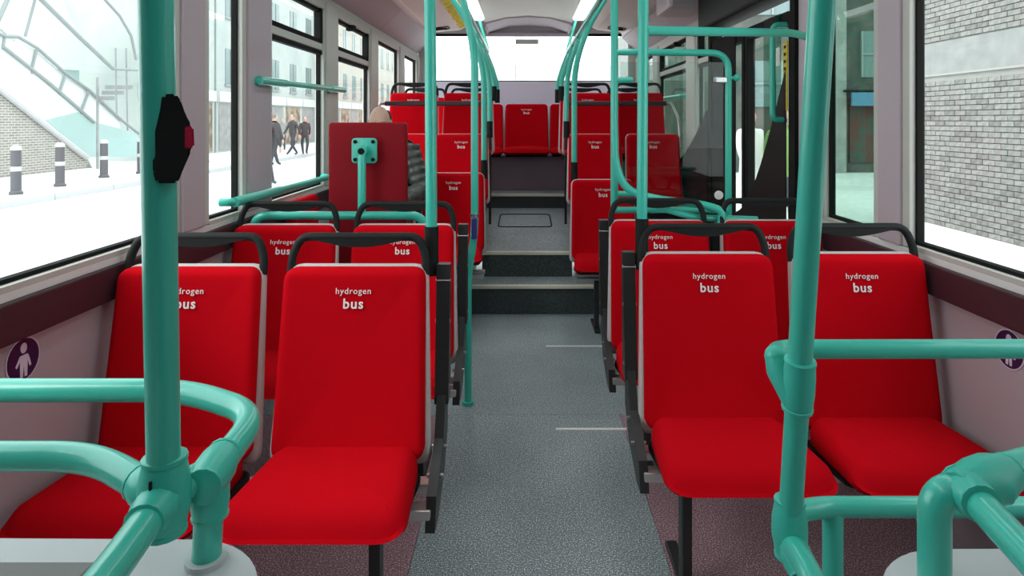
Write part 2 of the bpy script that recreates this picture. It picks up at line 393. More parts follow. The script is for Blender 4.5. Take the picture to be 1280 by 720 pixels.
# ------------------------------------------------------------------ rear-exit double door
dr = sempty('door_1'); XD = WR-.02
def leaf(y0, y1, hinge_left):
    Lf = sempty('door_leaf'); del Lf['kind']; Lf.parent = dr
    bm = NB(); f = .045
    for a, b in ((y0, y0+f), (y1-f, y1)): box(bm, XD-.02, XD+.03, a, b, .03, 2.02, bev=.006)
    box(bm, XD-.02, XD+.03, y0+f, y1-f, .03, .12); box(bm, XD-.02, XD+.03, y0+f, y1-f, 1.95, 2.02)
    obj('leaf_frame', bm, M['gasket'], Lf)
    obj('door_pane', B(XD, XD+.006, y0+f, y1-f, .12, 1.95), M['screen'], Lf)
    return Lf
l1 = leaf(3.30, 4.00, 0); l2 = leaf(4.02, 4.70, 1)
# wide dark fixed edge strips and curved black lower panels
obj('dark_edge_panel', B(XD-.03, XD-.022, 3.43, 3.66, .03, 2.02), M['tint'], l1)
obj('dark_edge_panel', B(XD-.03, XD-.022, 4.16, 4.66, .03, 2.02), M['gasket'], l2)
def swoosh(y0, y1, z0, z1, flip):
    pts = [(y0, .12)]; n = 12
    pts = [(y0, .12), (y1, .12)]
    cur = []
    for k in range(n+1):
        s = k/n; y_ = y0+(y1-y0)*s; zz = z0+(z1-z0)*(1-math.sin(s*math.pi/2)) if not flip else z0+(z1-z0)*(1-math.cos(s*math.pi/2))
        cur.append((y_, zz))
    return pts+cur[::-1]
obj('curved_kick_panel', prism(NB(), swoosh(3.34, 4.2, .85, 1.72, False), lambda y, z: (XD-.035, y, z), lambda y, z: (XD-.03, y, z)), M['black'], l1)
obj('grab_handle', TB([(XD-.02,3.37,1.45),(XD-.09,3.37,1.45),(XD-.09,3.37,1.95),(XD-.02,3.37,1.95)], .016, fr=.04), M['teal'], l1)
obj('yellow_warning_strip', B(XD-.034, XD-.028, 3.325, 3.375, 1.50, 1.86), M['yellow'], l1)
bm = NB()
for k in range(9): box(bm, XD-.036, XD-.034, 3.338, 3.362, 1.52+k*.038, 1.536+k*.038)
obj('warning_print', bm, M['black'], l1)
obj('notice', B(XD-.034, XD-.03, 3.43, 3.50, 1.74, 1.84), M['print'], l1)
obj('door_engine_cover', B(WR-.14, WR+.04, 3.28, 4.72, 2.10, 2.5, bev=.02), M['black'], dr)
obj('door_post', B(WR-.05, WR+.04, 3.24, 3.30, 0, 2.3), M['gasket'], dr)
obj('door_post', B(WR-.05, WR+.04, 4.70, 4.76, 0, 2.3), M['gasket'], dr)
obj('cover_box', B(WR-.35, WR-.05, 4.74, 5.2, 2.28, 2.5, bev=.03), M['lilac'], dr)
# curved black panel behind the door, below the next windows
obj('curved_black_panel', prism(NB(), [(4.76,.2),(6.6,.2),(6.6,.95)]+[(6.6-(6.6-4.76)*k/12, .95+.58*(k/12)**2.2) for k in range(1,13)], lambda y, z: (WR-.06, y, z), lambda y, z: (WR-.045, y, z)), M['black'], wr)
# ------------------------------------------------------------------ seats
hyd = text_mesh('hydrogen', .0265, .0); busm = text_mesh('bus', .043, .0007)
for m_ in (hyd, busm): m_.materials.clear(); m_.materials.append(M['print'])
REC = .09/.555  # recline
def make_seat(w=.455):
    t = thing('bus_seat', '', 'seat')
    def mapb(off):   # (u=x, v=height along back, w=forward)
        def f(u, v, ww):
            c = .10*(u/.22)**2*.18
            return (u, off - ww - c + .0 + REC*(v-.43) , v + 0*ww)
        return f
    obj('seat_shell', slab(NB(), rrect(w+.040, w-.006, .40, .987, .045), .035, .015, map=mapb(.046)), M['shell'], t, True)
    obj('backrest', slab(NB(), rrect(w+.006, w-.014, .43, .985, .04, 6), .05, .022, bulge=-.006, map=mapb(.018)), M['red'], t, True)
    def mapc(u, v, ww):
        s = max(0, (-v-.16)/.26)
        q = max(0, (-v-.17)/.235); top = min(1, max(0, (ww-.02)/.05))
        z = .372+ww+.15*(-v) - .070*top*q**2.2 - (1-top)*.012
        return (u*(1+.04*s), v-.018*(1-abs(2*top-1))*q, z - .010*(1-(u/.24)**2)*top)
    obj('seat_cushion', slab(NB(), rrect(w+.015, w-.03, -.405, .0, .07, 7), .105, .05, map=mapc), M['red'], t, True)
    obj('seat_pan', slab(NB(), rrect(w-.03, w-.02, -.30, .03, .05), .03, .012, map=lambda u, v, z: (u, v, .345+z+.13*(-v))), M['black'], t, True)
    # grab handle over the backrest
    yt = .018+REC*.55; hw = w/2-.012
    bm = NB(); tube(bm, [(-hw,yt-.01,.955),(-hw,yt+.0,1.01),(-hw+.025,yt+.012,1.073),(hw-.025,yt+.012,1.073),(hw,yt,1.01),(hw,yt-.01,.955)], .0135, seg=10, fr=.045)
    h = obj('grab_handle', bm, M['black'], t, True)
    n = 12; top = [(-.16+.32*k/n, 1.078) for k in range(n+1)]
    bot = [(-.16+.32*k/n, 1.066-.026*math.sin(math.pi*k/n)**1.2) for k in range(n+1)]
    obj('handle_grip', prism(NB(), bot+top[::-1], lambda x, z: (x, yt, z), lambda x, z: (x, yt+.022, z)), M['black'], h)
    for me, z, dy in ((hyd, .918, -.0415), (busm, .879, -.0385)):
        o = bpy.data.objects.new('lettering', me); COL.objects.link(o); o.parent = t
        o.location = (0, dy+REC*(z-.43), z); o.rotation_euler = (math.pi/2-math.atan(REC), 0, 0)
    return t
def copy_tree(o, parent=None, skip=()):
    c = o.copy(); COL.objects.link(c); c.parent = parent
    for ch in list(o.children):
        if ch.name.split('.')[0] not in skip: copy_tree(ch, c)
    return c
proto = make_seat(); used = [False]
kids = {}
def seat(x, y, z, label, sc=1.0, rz=0, skip=()):
    if used[0]: o = copy_tree(proto, None, skip)
    else: o = proto; used[0] = True
    o.location = (x, y, z); o.rotation_euler = (0, 0, rz); o['label'] = label; o['group'] = 'red moquette passenger seats'; o['category'] = 'seat'
    o.scale = (sc, 1, 1)
    return o
seat(-.53, 1.95, 0, 'front row red seat left of the aisle, beside the black side bar')
seat(-1.05, 1.95, 0, 'front row red seat at the left window, behind the bell-button pole')
seat(.63, 2.14, 0, 'front row red seat right of the aisle, with whole lettering and black leg below')
seat(1.15, 2.14, 0, 'front row red seat at the right window, behind the slanted teal pole')
seat(-.53, 2.75, 0, 'second row red seat left of the aisle, behind the front row')
seat(-1.05, 2.75, 0, 'second row red seat at the left window')
seat(.62, 2.87, 0, 'second row red seat right of the aisle, half hidden by the front row')
seat(1.135, 2.87, 0, 'second row red seat on the right, next to the exit door')
seat(-.52, 4.68, .07, 'red seat left of the aisle just before the steps, under the kinked pole', skip=('grab_handle',))
seat(-1.04, 4.68, .22, 'red seat at the left window carrying the passenger in the dark jacket')
seat(.57, 4.58, .03, 'red seat right of the aisle just before the steps, on a thin black leg', skip=('grab_handle',))
for nm, z, yy in (('first', .345, 5.36), ('second', .72, 5.98), ('third', .70, 6.62)):
    for x, sd in ((-.53,'left of the aisle'), (-1.04,'at the left window'), (.60,'right of the aisle'), (1.09,'at the right window')):
        if x == -.53 and yy > 6: x = -.55
        seat(x, yy, z, 'red seat %s, %s raised row behind the steps' % (sd, nm), skip=('grab_handle',) if yy < 5.5 else ())
for x, sd in ((.03,'middle one, facing down the aisle'), (-.50,'left of the middle one'), (.56,'right of the middle one'), (-1.02,'farthest left'), (1.09,'farthest right')):
    s_ = seat(x, 7.52, .655, 'red rear bench seat under the back window, %s' % sd, 1.12, skip=('grab_handle',))
# seat frames
def frame(label, side, xa, y, xw, leg_x, bar=True, barh=.98):
    t = thing('seat_frame', label, 'frame', (0, 0, 0), group='black metal seat frames'); s = side
    if bar:
        bm = NB(); w_ = .022
        ol = [(y+.075,.55),(y+.135,.55),(y+.165,barh),(y+.13,barh)]
        prism(bm, ol, lambda a, z: (xa-w_, a, z), lambda a, z: (xa+w_, a, z))
        obj('side_bar', bm, M['blackmetal'], t)
        bm = NB(); ol = [(y+.135,.58),(y+.075,.58),(y+.02,.47),(y-.14,.385),(y-.17,.30),(y-.10,.30),(y+.05,.36),(y+.13,.45)]
        prism(bm, ol, lambda a, z: (xa-.014, a, z), lambda a, z: (xa+.014, a, z))
        obj('side_bracket', bm, M['blackmetal'], t)
        for a, z in ((y-.06,.40),(y+.03,.44),(y+.10,.60),(y+.12,.80),(y+.13,.93)):
            obj('bolt', TB([(xa-.024, a, z), (xa+.024, a, z)], .007, seg=8), M['steel'], t)
    obj('cross_bar', B(min(xa, xw), max(xa, xw), y-.16, y-.11, .325, .355, bev=.004), M['alu'], t)
    obj('cross_bar', B(min(xa, xw), max(xa, xw), y-.03, y+.02, .325, .355, bev=.004), M['alu'], t)
    lg = obj('leg', B(leg_x-.016, leg_x+.016, y-.18, y-.13, 0, .34, bev=.004), M['blackmetal'], t)
    obj('foot', B(leg_x-.02, leg_x+.02, y-.24, y+.04, 0, .02, bev=.004), M['blackmetal'], lg)
    return t
frame('black side frame and leg of the left front seat pair', -1, -.262, 1.95, WL, -.415)
frame('black side frame and leg of the right front seat pair', 1, .372, 2.14, WR, .50)
frame('black frame and leg of the second left seat pair', -1, -.275, 2.75, WL, -.42)
frame('black frame and leg of the second right seat pair', 1, .375, 2.87, WR, .52)
frame('black frame and leg of the left seats just before the steps', -1, -.285, 4.68, WL, -.40, bar=False)
t = frame('thin black leg frame of the lone right seat before the steps', 1, .36, 4.58, .80, .50, bar=False)
# ------------------------------------------------------------------ teal rails, front left
R_ = .019
def hub(bm, c, d, r0=.026, r1=.031, L=.05, seg=14):
    c = Vector(c); d = Vector(d).normalized()
    tube(bm, [c-d*L, c-d*L*.97, c-d*L*.86, c-d*L*.84, c-d*.3*L, c+d*.3*L, c+d*L*.84, c+d*L*.86, c+d*L*.97, c+d*L], [r0*.97, r0*1.05, r0*1.05, r0, r1, r1, r0, r0*1.05, r0*1.05, r0*.97], seg=seg)
a = thing('handrail', 'teal tubular handrail loop on the left wheel box, with tall pole', 'handrail', (-.444, .79, 0))
def O(p): return Vector(p)-Vector((-.444, .79, 0))
Hc = Vector((-.444, .79, .985))
pb, ptp = Vector((-.444, .79, .98)), P(195, 0, .73)
ptop = pb+(ptp-pb)*((2.5-pb.z)/(ptp.z-pb.z))
obj('pole', TB([O(pb), O(ptop)], R_, seg=20), M['teal'], a, True)
J = Vector((-.410, .86, .985))
obj('upper_rail', TB([O((WL,1.08,.994)), O((-.57,1.08,.994)), O((-.415,1.0,.99)), O(J), O(Hc)], R_, seg=18, fr=.075, fn=10), M['teal'], a, True)
obj('lower_rail', TB([O((WL,.87,.993)), O((-.585,.87,.993)), O(Hc)], R_, seg=18, fr=.06, fn=8), M['teal'], a, True)
obj('front_rail', TB([O(Hc), O((-.424,.646,.985)), O((-.40,.25,.985))], R_, seg=18, fr=.05), M['teal'], a, True)
obj('post', TB([O((-.412,.842,.985)), O((-.417,.84,.868))], R_*.95, seg=18), M['teal'], a, True)
bm = NB(); hub(bm, O((-.444,.79,.988)), (0,.02,1), .025, .030, .048)
hub(bm, O((-.470,.806,.987)), (-.86,.5,0), .022, .026, .026)
hub(bm, O((-.441,.765,.985)), (.13,-1,0), .022, .026, .03)
h_ = obj('hub', bm, M['tealdark'], a, True)
obj('seam', B(-.0012, .0012, -.0312, -.028, .962, 1.02), M['gasket'], h_)
bm = NB(); hub(bm, O(J+Vector((-.002,-.01,0))), (-.1,.9,.02), .0225, .0265, .04); hub(bm, O((-.413,.842,.958)), (0,0,1), .022, .024, .03)
h_ = obj('clamp', bm, M['tealdark'], a, True)
obj('base_ring', TB([O((-.417,.84,.868)), O((-.417,.84,.878))], .026, seg=18), M['grey'], a, True)
# bell push on pole
bt = thing('bell_push', 'black bell box with red button on the left front pole', 'button', P(205, 173, .755))
bo = bt.location
def PB(px, py, Y): return P(px, py, Y)-bo
def bellmap(dy): return lambda px, py: PB(px, py, .755+dy)
ol = [(190,119),(220,117),(226,126),(232,143),(239,156),(239,189),(229,212),(222,229),(195,229),(191,215)]
bm = prism(NB(), ol, bellmap(-.028), bellmap(.028)); bmesh.ops.bevel(bm, geom=bm.edges[:], offset=.003, segments=2, affect='EDGES')
obj('housing', bm, M['black'], bt, False)
bm = prism(NB(), [(231,157),(242,159),(243,184),(231,187)], bellmap(-.030), bellmap(.012)); bmesh.ops.bevel(bm, geom=bm.edges[:], offset=.002, segments=2, affect='EDGES')
obj('button', bm, M['redbtn'], bt)
# wheel boxes
def wheelbox(label, s, xin, yb):
    X = (WL if s < 0 else WR)-s*.01
    t = thing('wheel_box', label, 'box', (X-s*.3, .3, 0))
    ol = [(X-t.location.x, -1.2), (xin-t.location.x, -1.2)]
    n = 10; r = .13; cx = xin+s*r-t.location.x; cy = yb-r-.3
    for k in range(n+1):
        a_ = k/n*math.pi/2; ol.append((cx-s*r*math.cos(a_), cy+r*math.sin(a_)))
    ol.append((X-t.location.x, yb+.02-.3))
    if s > 0: ol.reverse()
    else: pass
    bm = NB(); prism(bm, ol, lambda x, y: (x, y, 0), lambda x, y: (x, y, .87))
    es = [e for e in bm.edges if all(v.co.z > .86 for v in e.verts)]
    bmesh.ops.bevel(bm, geom=es, offset=.012, segments=3, affect='EDGES')
    obj('box_body', bm, M['grey'], t, True)
    bm = NB(); box(bm, *sorted((X-s*.01-t.location.x, X-s*.75-t.location.x)), -.8, yb-.35, .868, .874, bev=.002)
    obj('top_tray', bm, M['concrete'], t)
    return t
wheelbox('pale grey wheel box at bottom left under the teal rails', -1, -.325, .885)
wheelbox('pale grey wheel box at bottom right under the teal rails', 1, .43, .865)
# right front rails
a = thing('handrail', 'slanted teal pole with two horizontal rails, right of the aisle', 'handrail', (.445, 1.08, 0))
def O(p): return Vector(p)-Vector((.445, 1.08, 0))
p0, p1 = P(987, 660, 1.09), P(1028, 0, .93)
ptop = p0+(p1-p0)*((2.5-p0.z)/(p1.z-p0.z))
obj('pole', TB([O(p0), O(ptop)], R_, seg=20), M['teal'], a, True)
pc = p0+(p1-p0)*.31
obj('upper_rail', TB([O(pc+Vector((-.025,.03,.03))), O((pc.x+.0,1.125,1.047)), O((WR,1.13,1.047))], .0165, seg=18, fr=.03), M['teal'], a, True)
bm = NB(); hub(bm, O(pc+Vector((0,0,-.005))), p1-p0, .0235, .025, .045); q_ = pc+Vector((-.025,.03,.03)); tube(bm, [O(q_), O(q_+Vector((.004,-.006,-.02))), O(pc+Vector((-.004,.006,-.03)))], [.0185,.0225,.022], seg=14); ball(bm, O(q_), .0187, .0187, .0187)
h_ = obj('clamp', bm, M['tealdark'], a, True)
obj('lower_rail', TB([O(p0+Vector((0,.02,.01))), O((.53,1.15,.755)), O((WR,1.15,.752))], .0175, seg=18, fr=.04), M['teal'], a, True)
obj('post', TB([O((.555,1.15,.75)), O((.553,1.15,.0))], .0175, seg=18), M['teal'], a, True)
obj('front_rail', TB([O(p0+Vector((0,0,-.02))), O((.440,.99,.755)), O((.452,.91,.70)), O((.47,.86,.50)), O((.47,.86,0))], R_, seg=18, fr=.06), M['teal'], a, True)
bm = NB(); hub(bm, O(p0+Vector((0,0,.0))), (0,0,1), .024, .029, .05); hub(bm, O(p0+Vector((-.0,-.03,-.03))), (0,-.8,-.5), .021, .025, .03)
obj('hub', bm, M['tealdark'], a, True)
# near right rail
a = thing('handrail', 'teal elbow rail standing on the right wheel box, bottom right corner', 'handrail', (.513, .80, .87))
def O(p): return Vector(p)-Vector((.513, .80, .87))
obj('post', TB([O((.513,.80,.87)), O((.513,.80,.99)), O((.60,.80,.99))], R_, seg=18, fr=.035, fn=8), M['teal'], a, True)
obj('rear_rail', TB([O((.56,.80,.99)), O((.66,.855,.992)), O((WR,1.0,.995))], R_, seg=18, fr=.05), M['teal'], a, True)
obj('front_rail', TB([O((.553,.80,.988)), O((.535,.66,.985)), O((.50,.3,.985))], R_*.97, seg=18), M['teal'], a, True)
bm = NB(); hub(bm, O((.585,.812,.992)), (.9,.42,0), .0225, .030, .055); hub(bm, O((.550,.79,.99)), (.1,.9,0), .022, .026, .025)
obj('hub', bm, M['tealdark'], a, True)
# ------------------------------------------------------------------ poles along the aisle
def pole(label, pts, sock=None, r=R_, fr=.25, base=None):
    t = thing('grab_pole', label, 'pole', (pts[0][0], pts[0][1], pts[0][2]), group='teal poles along the aisle')
    o = t.location.copy()
    obj('pole_tube', TB([Vector(p)-o for p in pts], r, seg=14, fr=fr, fn=10), M['teal'], t, True)
    if sock:
        obj('socket', TB([Vector(pts[0])-o-Vector((0,0,sock)), Vector(pts[0])-o+Vector((0,0,.02))], r*1.25, seg=14), M['black'], t, True)
    if base:
        obj('base_flange', TB([(0,0,0),(0,0,.015)], r*1.6, seg=16), M['teal'], t, True)
    return t
pole('teal pole rising from the left front seat handle', [(-.305,2.11,1.08),(-.31,2.11,1.9),(-.33,2.11,2.48)], sock=.14)
pole('teal pole rising from the right front seat handle', [(.42,2.28,1.08),(.425,2.28,1.9),(.435,2.28,2.48)], sock=.16)
t = pole('kinked teal floor pole left of the aisle with a blue button', [(-.286,3.27,0),(-.286,3.27,.66),(-.252,3.27,.86),(-.252,3.27,1.80),(-.33,3.27,2.15),(-.60,3.27,2.47)], base=1, fr=.12)
obj('stop_button', B(-.014+.034, .014+.034, -.035, .01, .845, .955, bev=.006), M['blue'], t)
obj('collar', TB([(.034,0,.955),(.034,0,.972)], .022), M['steel'], t, True)
t = pole('teal pole right of the aisle holding the glass screen', [(.452,3.2,1.0),(.452,3.2,2.2),(.452,3.2,2.47)])
def curvedpole(label, x, y, z, s):
    pole(label, [(x,y,z),(x,y,1.82),(x+s*.09,y,2.12),(x+s*.30,y,2.46)], sock=.12, fr=.3, r=.021)
curvedpole('curved teal pole on the left seat before the steps', -.300, 4.80, 1.13, -1)
curvedpole('curved teal pole on the first raised left row', -.292, 5.44, 1.42, -1)
curvedpole('curved teal pole on the second raised left row', -.285, 6.08, 1.75, -1)
curvedpole('curved teal pole on the third raised left row', -.28, 6.72, 1.75, -1)
curvedpole('curved teal pole on the right seat before the steps', .370, 4.72, 1.12, 1)
curvedpole('curved teal pole on the first raised right row', .362, 5.44, 1.42, 1)
curvedpole('curved teal pole on the second raised right row', .355, 6.08, 1.75, 1)
curvedpole('curved teal pole on the third raised right row', .35, 6.72, 1.75, 1)
# overhead rails
for s, x in ((-1, -.37), (1, .45)):
    o = obj('overhead_rail', TB([(x+s*.09,3.1,2.45),(x,3.3,2.16),(x,6.75,2.16),(x+s*.06,6.95,2.35),(x+s*.12,7.0,2.55)], .017, fr=.15), M['teal'], None, True)
    tag(o, 'teal overhead rail running along the %s side of the aisle' % ('left' if s < 0 else 'right'), 'handrail')
# dark bars in front of the second raised row
for s, x0, x1 in ((-1, -1.27, -.30), (1, .37, 1.30)):
    t = thing('dark_rail', 'dark crossbar in front of the %s raised seats' % ('left' if s < 0 else 'right'), 'rail', ((x0+x1)/2, 5.84, 1.6))
    o = t.location.copy()
    obj('padded_bar', B(x0-o.x, x1-o.x, -.02, .02, -.022, .022, bev=.01), M['maroon'], t)
    xe = x0 if s < 0 else x1
    obj('end_tube', TB([Vector((xe,5.84,1.6))-o, Vector((xe+s*.03,5.78,1.6))-o, Vector((xe+s*.03,5.5,1.45))-o, Vector((xe+s*.03,5.45,1.2))-o], .014, fr=.06), M['steel'], t, True)
    obj('support', TB([Vector((-.31 if s<0 else .38,5.84,1.6))-o, Vector((-.31 if s<0 else .38,5.84,.5))-o], .012), M['blackmetal'], t, True)
# wall rails left
t = thing('wall_grab_rail', 'upper teal grab rail across the left windows', 'handrail', (-1.27, 3.1, 1.64))
obj('rail_tube', TB([(-.05,-.03,0),(0,-.02,0),(0,1.4,.02),(-.05,1.42,.02)], .017, fr=.03), M['teal'], t, True)
obj('end_sleeve', TB([(0,-.03,0),(0,.30,.004)], .022), M['teal'], t, True)
obj('end_sleeve', TB([(0,1.1,.014),(0,1.41,.02)], .021), M['teal'], t, True)
t = thing('wall_grab_rail', 'lower teal grab rail along the left window sill', 'handrail', (-1.25, 2.76, 1.095))
obj('rail_tube', TB([(-.06,0,0),(0,0,0),(0,1.35,-.01),(-.06,1.4,-.01)], .018, fr=.05), M['teal'], t, True)
obj('end_sleeve', TB([(0,.0,0),(0,.5,-.003)], .022), M['teal'], t, True)
# rail behind second row left + board
t = thing('handrail', 'teal rail behind the second left row with plate pole', 'handrail', (-.9, 2.98, 0))
obj('rail_tube', TB([(-.36,0,0),(-.36,0,1.005),(.44,0,1.005),(.44,0,0)], .02, fr=.07, fn=8), M['teal'], t, True)
obj('upright', TB([(.145,0,1.005),(.145,.0,1.285),(.145,.05,1.30)], .019, fr=.02), M['teal'], t, True)
bm = NB(); slab(bm, rrect(.12,.12,-.06,.06,.02), .012, .004, map=lambda u, v, w_: (.145+u, .055-w_, 1.305+v)); pl_ = obj('mount_plate', bm, M['teal'], t, True)
for dx in (-.042,.042):
    for dz in (-.042,.042): obj('bolt', TB([(.145+dx,.045,1.305+dz),(.145+dx,.036,1.305+dz)], .009, seg=8), M['gasket'], pl_)
obj('tube_end', TB([(.145,.03,1.305),(.145,-.012,1.305)], .024), M['tealdark'], pl_, True)
obj('tube_plug', TB([(.145,-.012,1.305),(.145,-.018,1.305)], .015), M['gasket'], pl_, True)
t = thing('backboard', 'tall dark red padded wheelchair backboard with teal mounting plate', 'backboard', (-.752, 3.08, 0))
bm = NB(); slab(bm, rrect(.375,.375,.60,1.438,.02), .045, .012, map=lambda u, v, w_: (u, .035-w_+.0, v)); obj('pad', bm, M['darkred'], t, True)
obj('back_panel', B(-.18,.18,.035,.05,.62,1.42), M['black'], t)
obj('support_post', TB([(0,.06,0),(0,.06,.7)], .02), M['blackmetal'], t, True)
# red perch seat by the left window
t = thing('tip_up_seat', 'folded red tip-up seat beneath the left window', 'seat', (-1.2, 3.55, 0))
obj('backrest', slab(NB(), rrect(.42,.40,.60,1.02,.04), .05, .02, map=lambda u, v, w_: (-.05+w_, u, v)), M['red'], t, True)
obj('seat_cushion', slab(NB(), rrect(.42,.42,.38,.62,.04), .05, .02, map=lambda u, v, w_: (.0+w_, u, v)), M['red'], t, True)
obj('bracket', B(-.1,.0,-.18,.18,.40,.60), M['blackmetal'], t)
# glass screen and rails on the right before the door
t = thing('glass_screen', 'glass screen in a teal tube frame before the exit door', 'screen', (.452, 3.2, 0))
obj('frame_tube', TB([(.0,-.0,1.79),(.57,0,1.785),(.57,0,.02)], .017, fr=.09, fn=8), M['teal'], t, True)
obj('bottom_tube', TB([(0,0,1.0),(.57,0,1.0)], .016), M['teal'], t, True)
obj('screen_pane', B(.03,.545,.0,.006,1.0,1.74), M['screen'], t)
for z in (1.65,.95): obj('glass_clip', B(.50,.56,-.02,.02,z-.015,z+.015,bev=.004), M['steel'], t)
for z in (1.65,1.08): obj('clip_stub', TB([(0,0,z),(.09,0,z)], .015), M['teal'], t, True)
obj('knob', ball(TB([(.57,0,1.66),(.60,-.02,1.66)], .008), (.605,-.025,1.66), .018,.018,.018), M['teal'], t, True)
obj('notice_disc', TB([(.52,-.004,1.075),(.52,-.008,1.075)], .022, seg=18), M['print'], t)
o = obj('handrail', TB([P(768,160,3.12),P(769,205,3.12),P(782,238,3.1),P(820,249,3.06),P(880,256,3.0),P(905,264,2.98),P(900,285,2.98)], .019, fr=.12, fn=8), M['teal'], None, True)
tag(o, 'curved teal rail sweeping down behind the second right row', 'handrail')
o = obj('handrail', TB([(.43,2.28,1.768),P(990,41,2.95),(1.40,3.12,1.85)], .018, fr=.08, fn=8), M['teal'], None, True)
tag(o, 'high horizontal teal rail from the right front pole to the door', 'handrail')
o = obj('handrail', TB([(.60,3.04,1.02),(.66,3.03,1.03),(.80,3.02,.99),(1.10,3.02,.98)], .016, fr=.06), M['teal'], None, True)
tag(o, 'short teal tube low behind the second right row', 'handrail')
t = thing('wall_grab_rail', 'teal grab rail across the far right windows', 'handrail', (1.36, 5.6, 1.66))
obj('rail_tube', TB([(.05,-.1,0),(0,-.1,0),(0,1.0,0),(.05,1.0,0)], .018, fr=.03), M['teal'], t, True)
# pictogram stickers
def sticker(label, X, y, z, s):
    t = thing('pictogram_sticker', label, 'sticker', (X, y, z))
    r = .058; n = 28
    circ = lambda q: [(q*math.cos(2*math.pi*k/n), q*math.sin(2*math.pi*k/n)) for k in range(n)]
    for nm, q, m, d0, d1 in (('rim', r, M['stick_w'], 0, .0015), ('disc', r*.93, M['sticker'], .0005, .0022)):
        obj(nm, prism(NB(), circ(q), lambda a, b: (-s*d0, a, b), lambda a, b: (-s*d1, a, b)), m, t)
    bm = NB(); f0 = lambda a, b: (-s*.0024, a*s, b); f1 = lambda a, b: (-s*.003, a*s, b)
    prism(bm, [(.011*math.cos(k*.5236), .030+.014*math.sin(k*.5236)) for k in range(12)], f0, f1)
    prism(bm, [(-.012,.012),(.012,.012),(.013,-.012),(.012,-.046),(.003,-.046),(.0,-.016),(-.003,-.046),(-.012,-.046),(-.013,-.012)], f0, f1)
    prism(bm, [(-.013,.012),(-.018,.004),(-.026,-.022),(-.020,-.024),(-.012,-.002)], f0, f1)
    prism(bm, [(.013,.012),(.018,.004),(.028,-.012),(.023,-.017),(.012,-.002)], f0, f1)
    obj('pedestrian_figure', bm, M['stick_w'], t)
sticker('round dark purple sticker with pale walking figure, left wall', WL+.001, 1.684, .82, -1)
sticker('round dark purple sticker with pale walking figure, right wall', WR-.001, 1.87, .78, 1)
# ------------------------------------------------------------------ people
def skinmesh(nodes, edges, root=0, sub=1):
    me = bpy.data.meshes.new('body'); me.from_pydata([n[0] for n in nodes], edges, [])
    o = bpy.data.objects.new('body', me); COL.objects.link(o)
    m = o.modifiers.new('s', 'SKIN'); m.use_smooth_shade = True
    sv = me.skin_vertices[0].data
    for i, n in enumerate(nodes):
        r = n[1]; sv[i].radius = (r, r) if not isinstance(r, tuple) else r; sv[i].use_root = (i == root)
    s = o.modifiers.new('u', 'SUBSURF'); s.levels = sub
    dg = bpy.context.evaluated_depsgraph_get(); r = bpy.data.meshes.new_from_object(o.evaluated_get(dg))
    bpy.data.objects.remove(o); return r
def head(bm, c, yaw=0, k=1.0):
    R = Matrix.Rotation(yaw, 4, 'Z'); b2 = bmesh.new()
    ball(b2, (0,0,0), .075*k, .095*k, .115*k, 18, 14)
    for v in b2.verts:
        if v.co.z < -.03*k: v.co.x *= .82; v.co.y -= .006*k
    ball(b2, (0,-.097*k,-.012*k), .012*k, .018*k, .022*k, 8, 6)
    for s in (-1,1):
        ball(b2, (s*.076*k,.005,-.005), .01*k, .02*k, .03*k, 8, 6); ball(b2, (s*.03*k,-.088*k,.012*k), .012*k, .008*k, .007*k, 8, 6)
    box(b2, -.022*k, .022*k, -.096*k, -.084*k, -.054*k, -.047*k)
    me = bpy.data.meshes.new('h'); b2.transform(Matrix.Translation(c) @ R); b2.to_mesh(me); b2.free(); bm.from_mesh(me); bpy.data.meshes.remove(me)
def hand(bm, p, d, side):
    d = Vector(d).normalized(); x = Vector((1,0,0)); y = d.cross(x).normalized()
    p = Vector(p); tube(bm, [p, p+d*.04, p+d*.085], [.022,.034,.03], seg=8)
    for i in range(4):
        b = p+d*.08+y*(i-1.5)*.019; L = (.06,.075,.07,.052)[i]
        tube(bm, [b, b+d*L*.6+x*side*-.006, b+d*L+x*side*-.02], [.009,.008,.006], seg=6)
    tube(bm, [p+d*.03+y*-.03, p+d*.06+y*-.055, p+d*.09+y*-.056], [.011,.009,.007], seg=6)
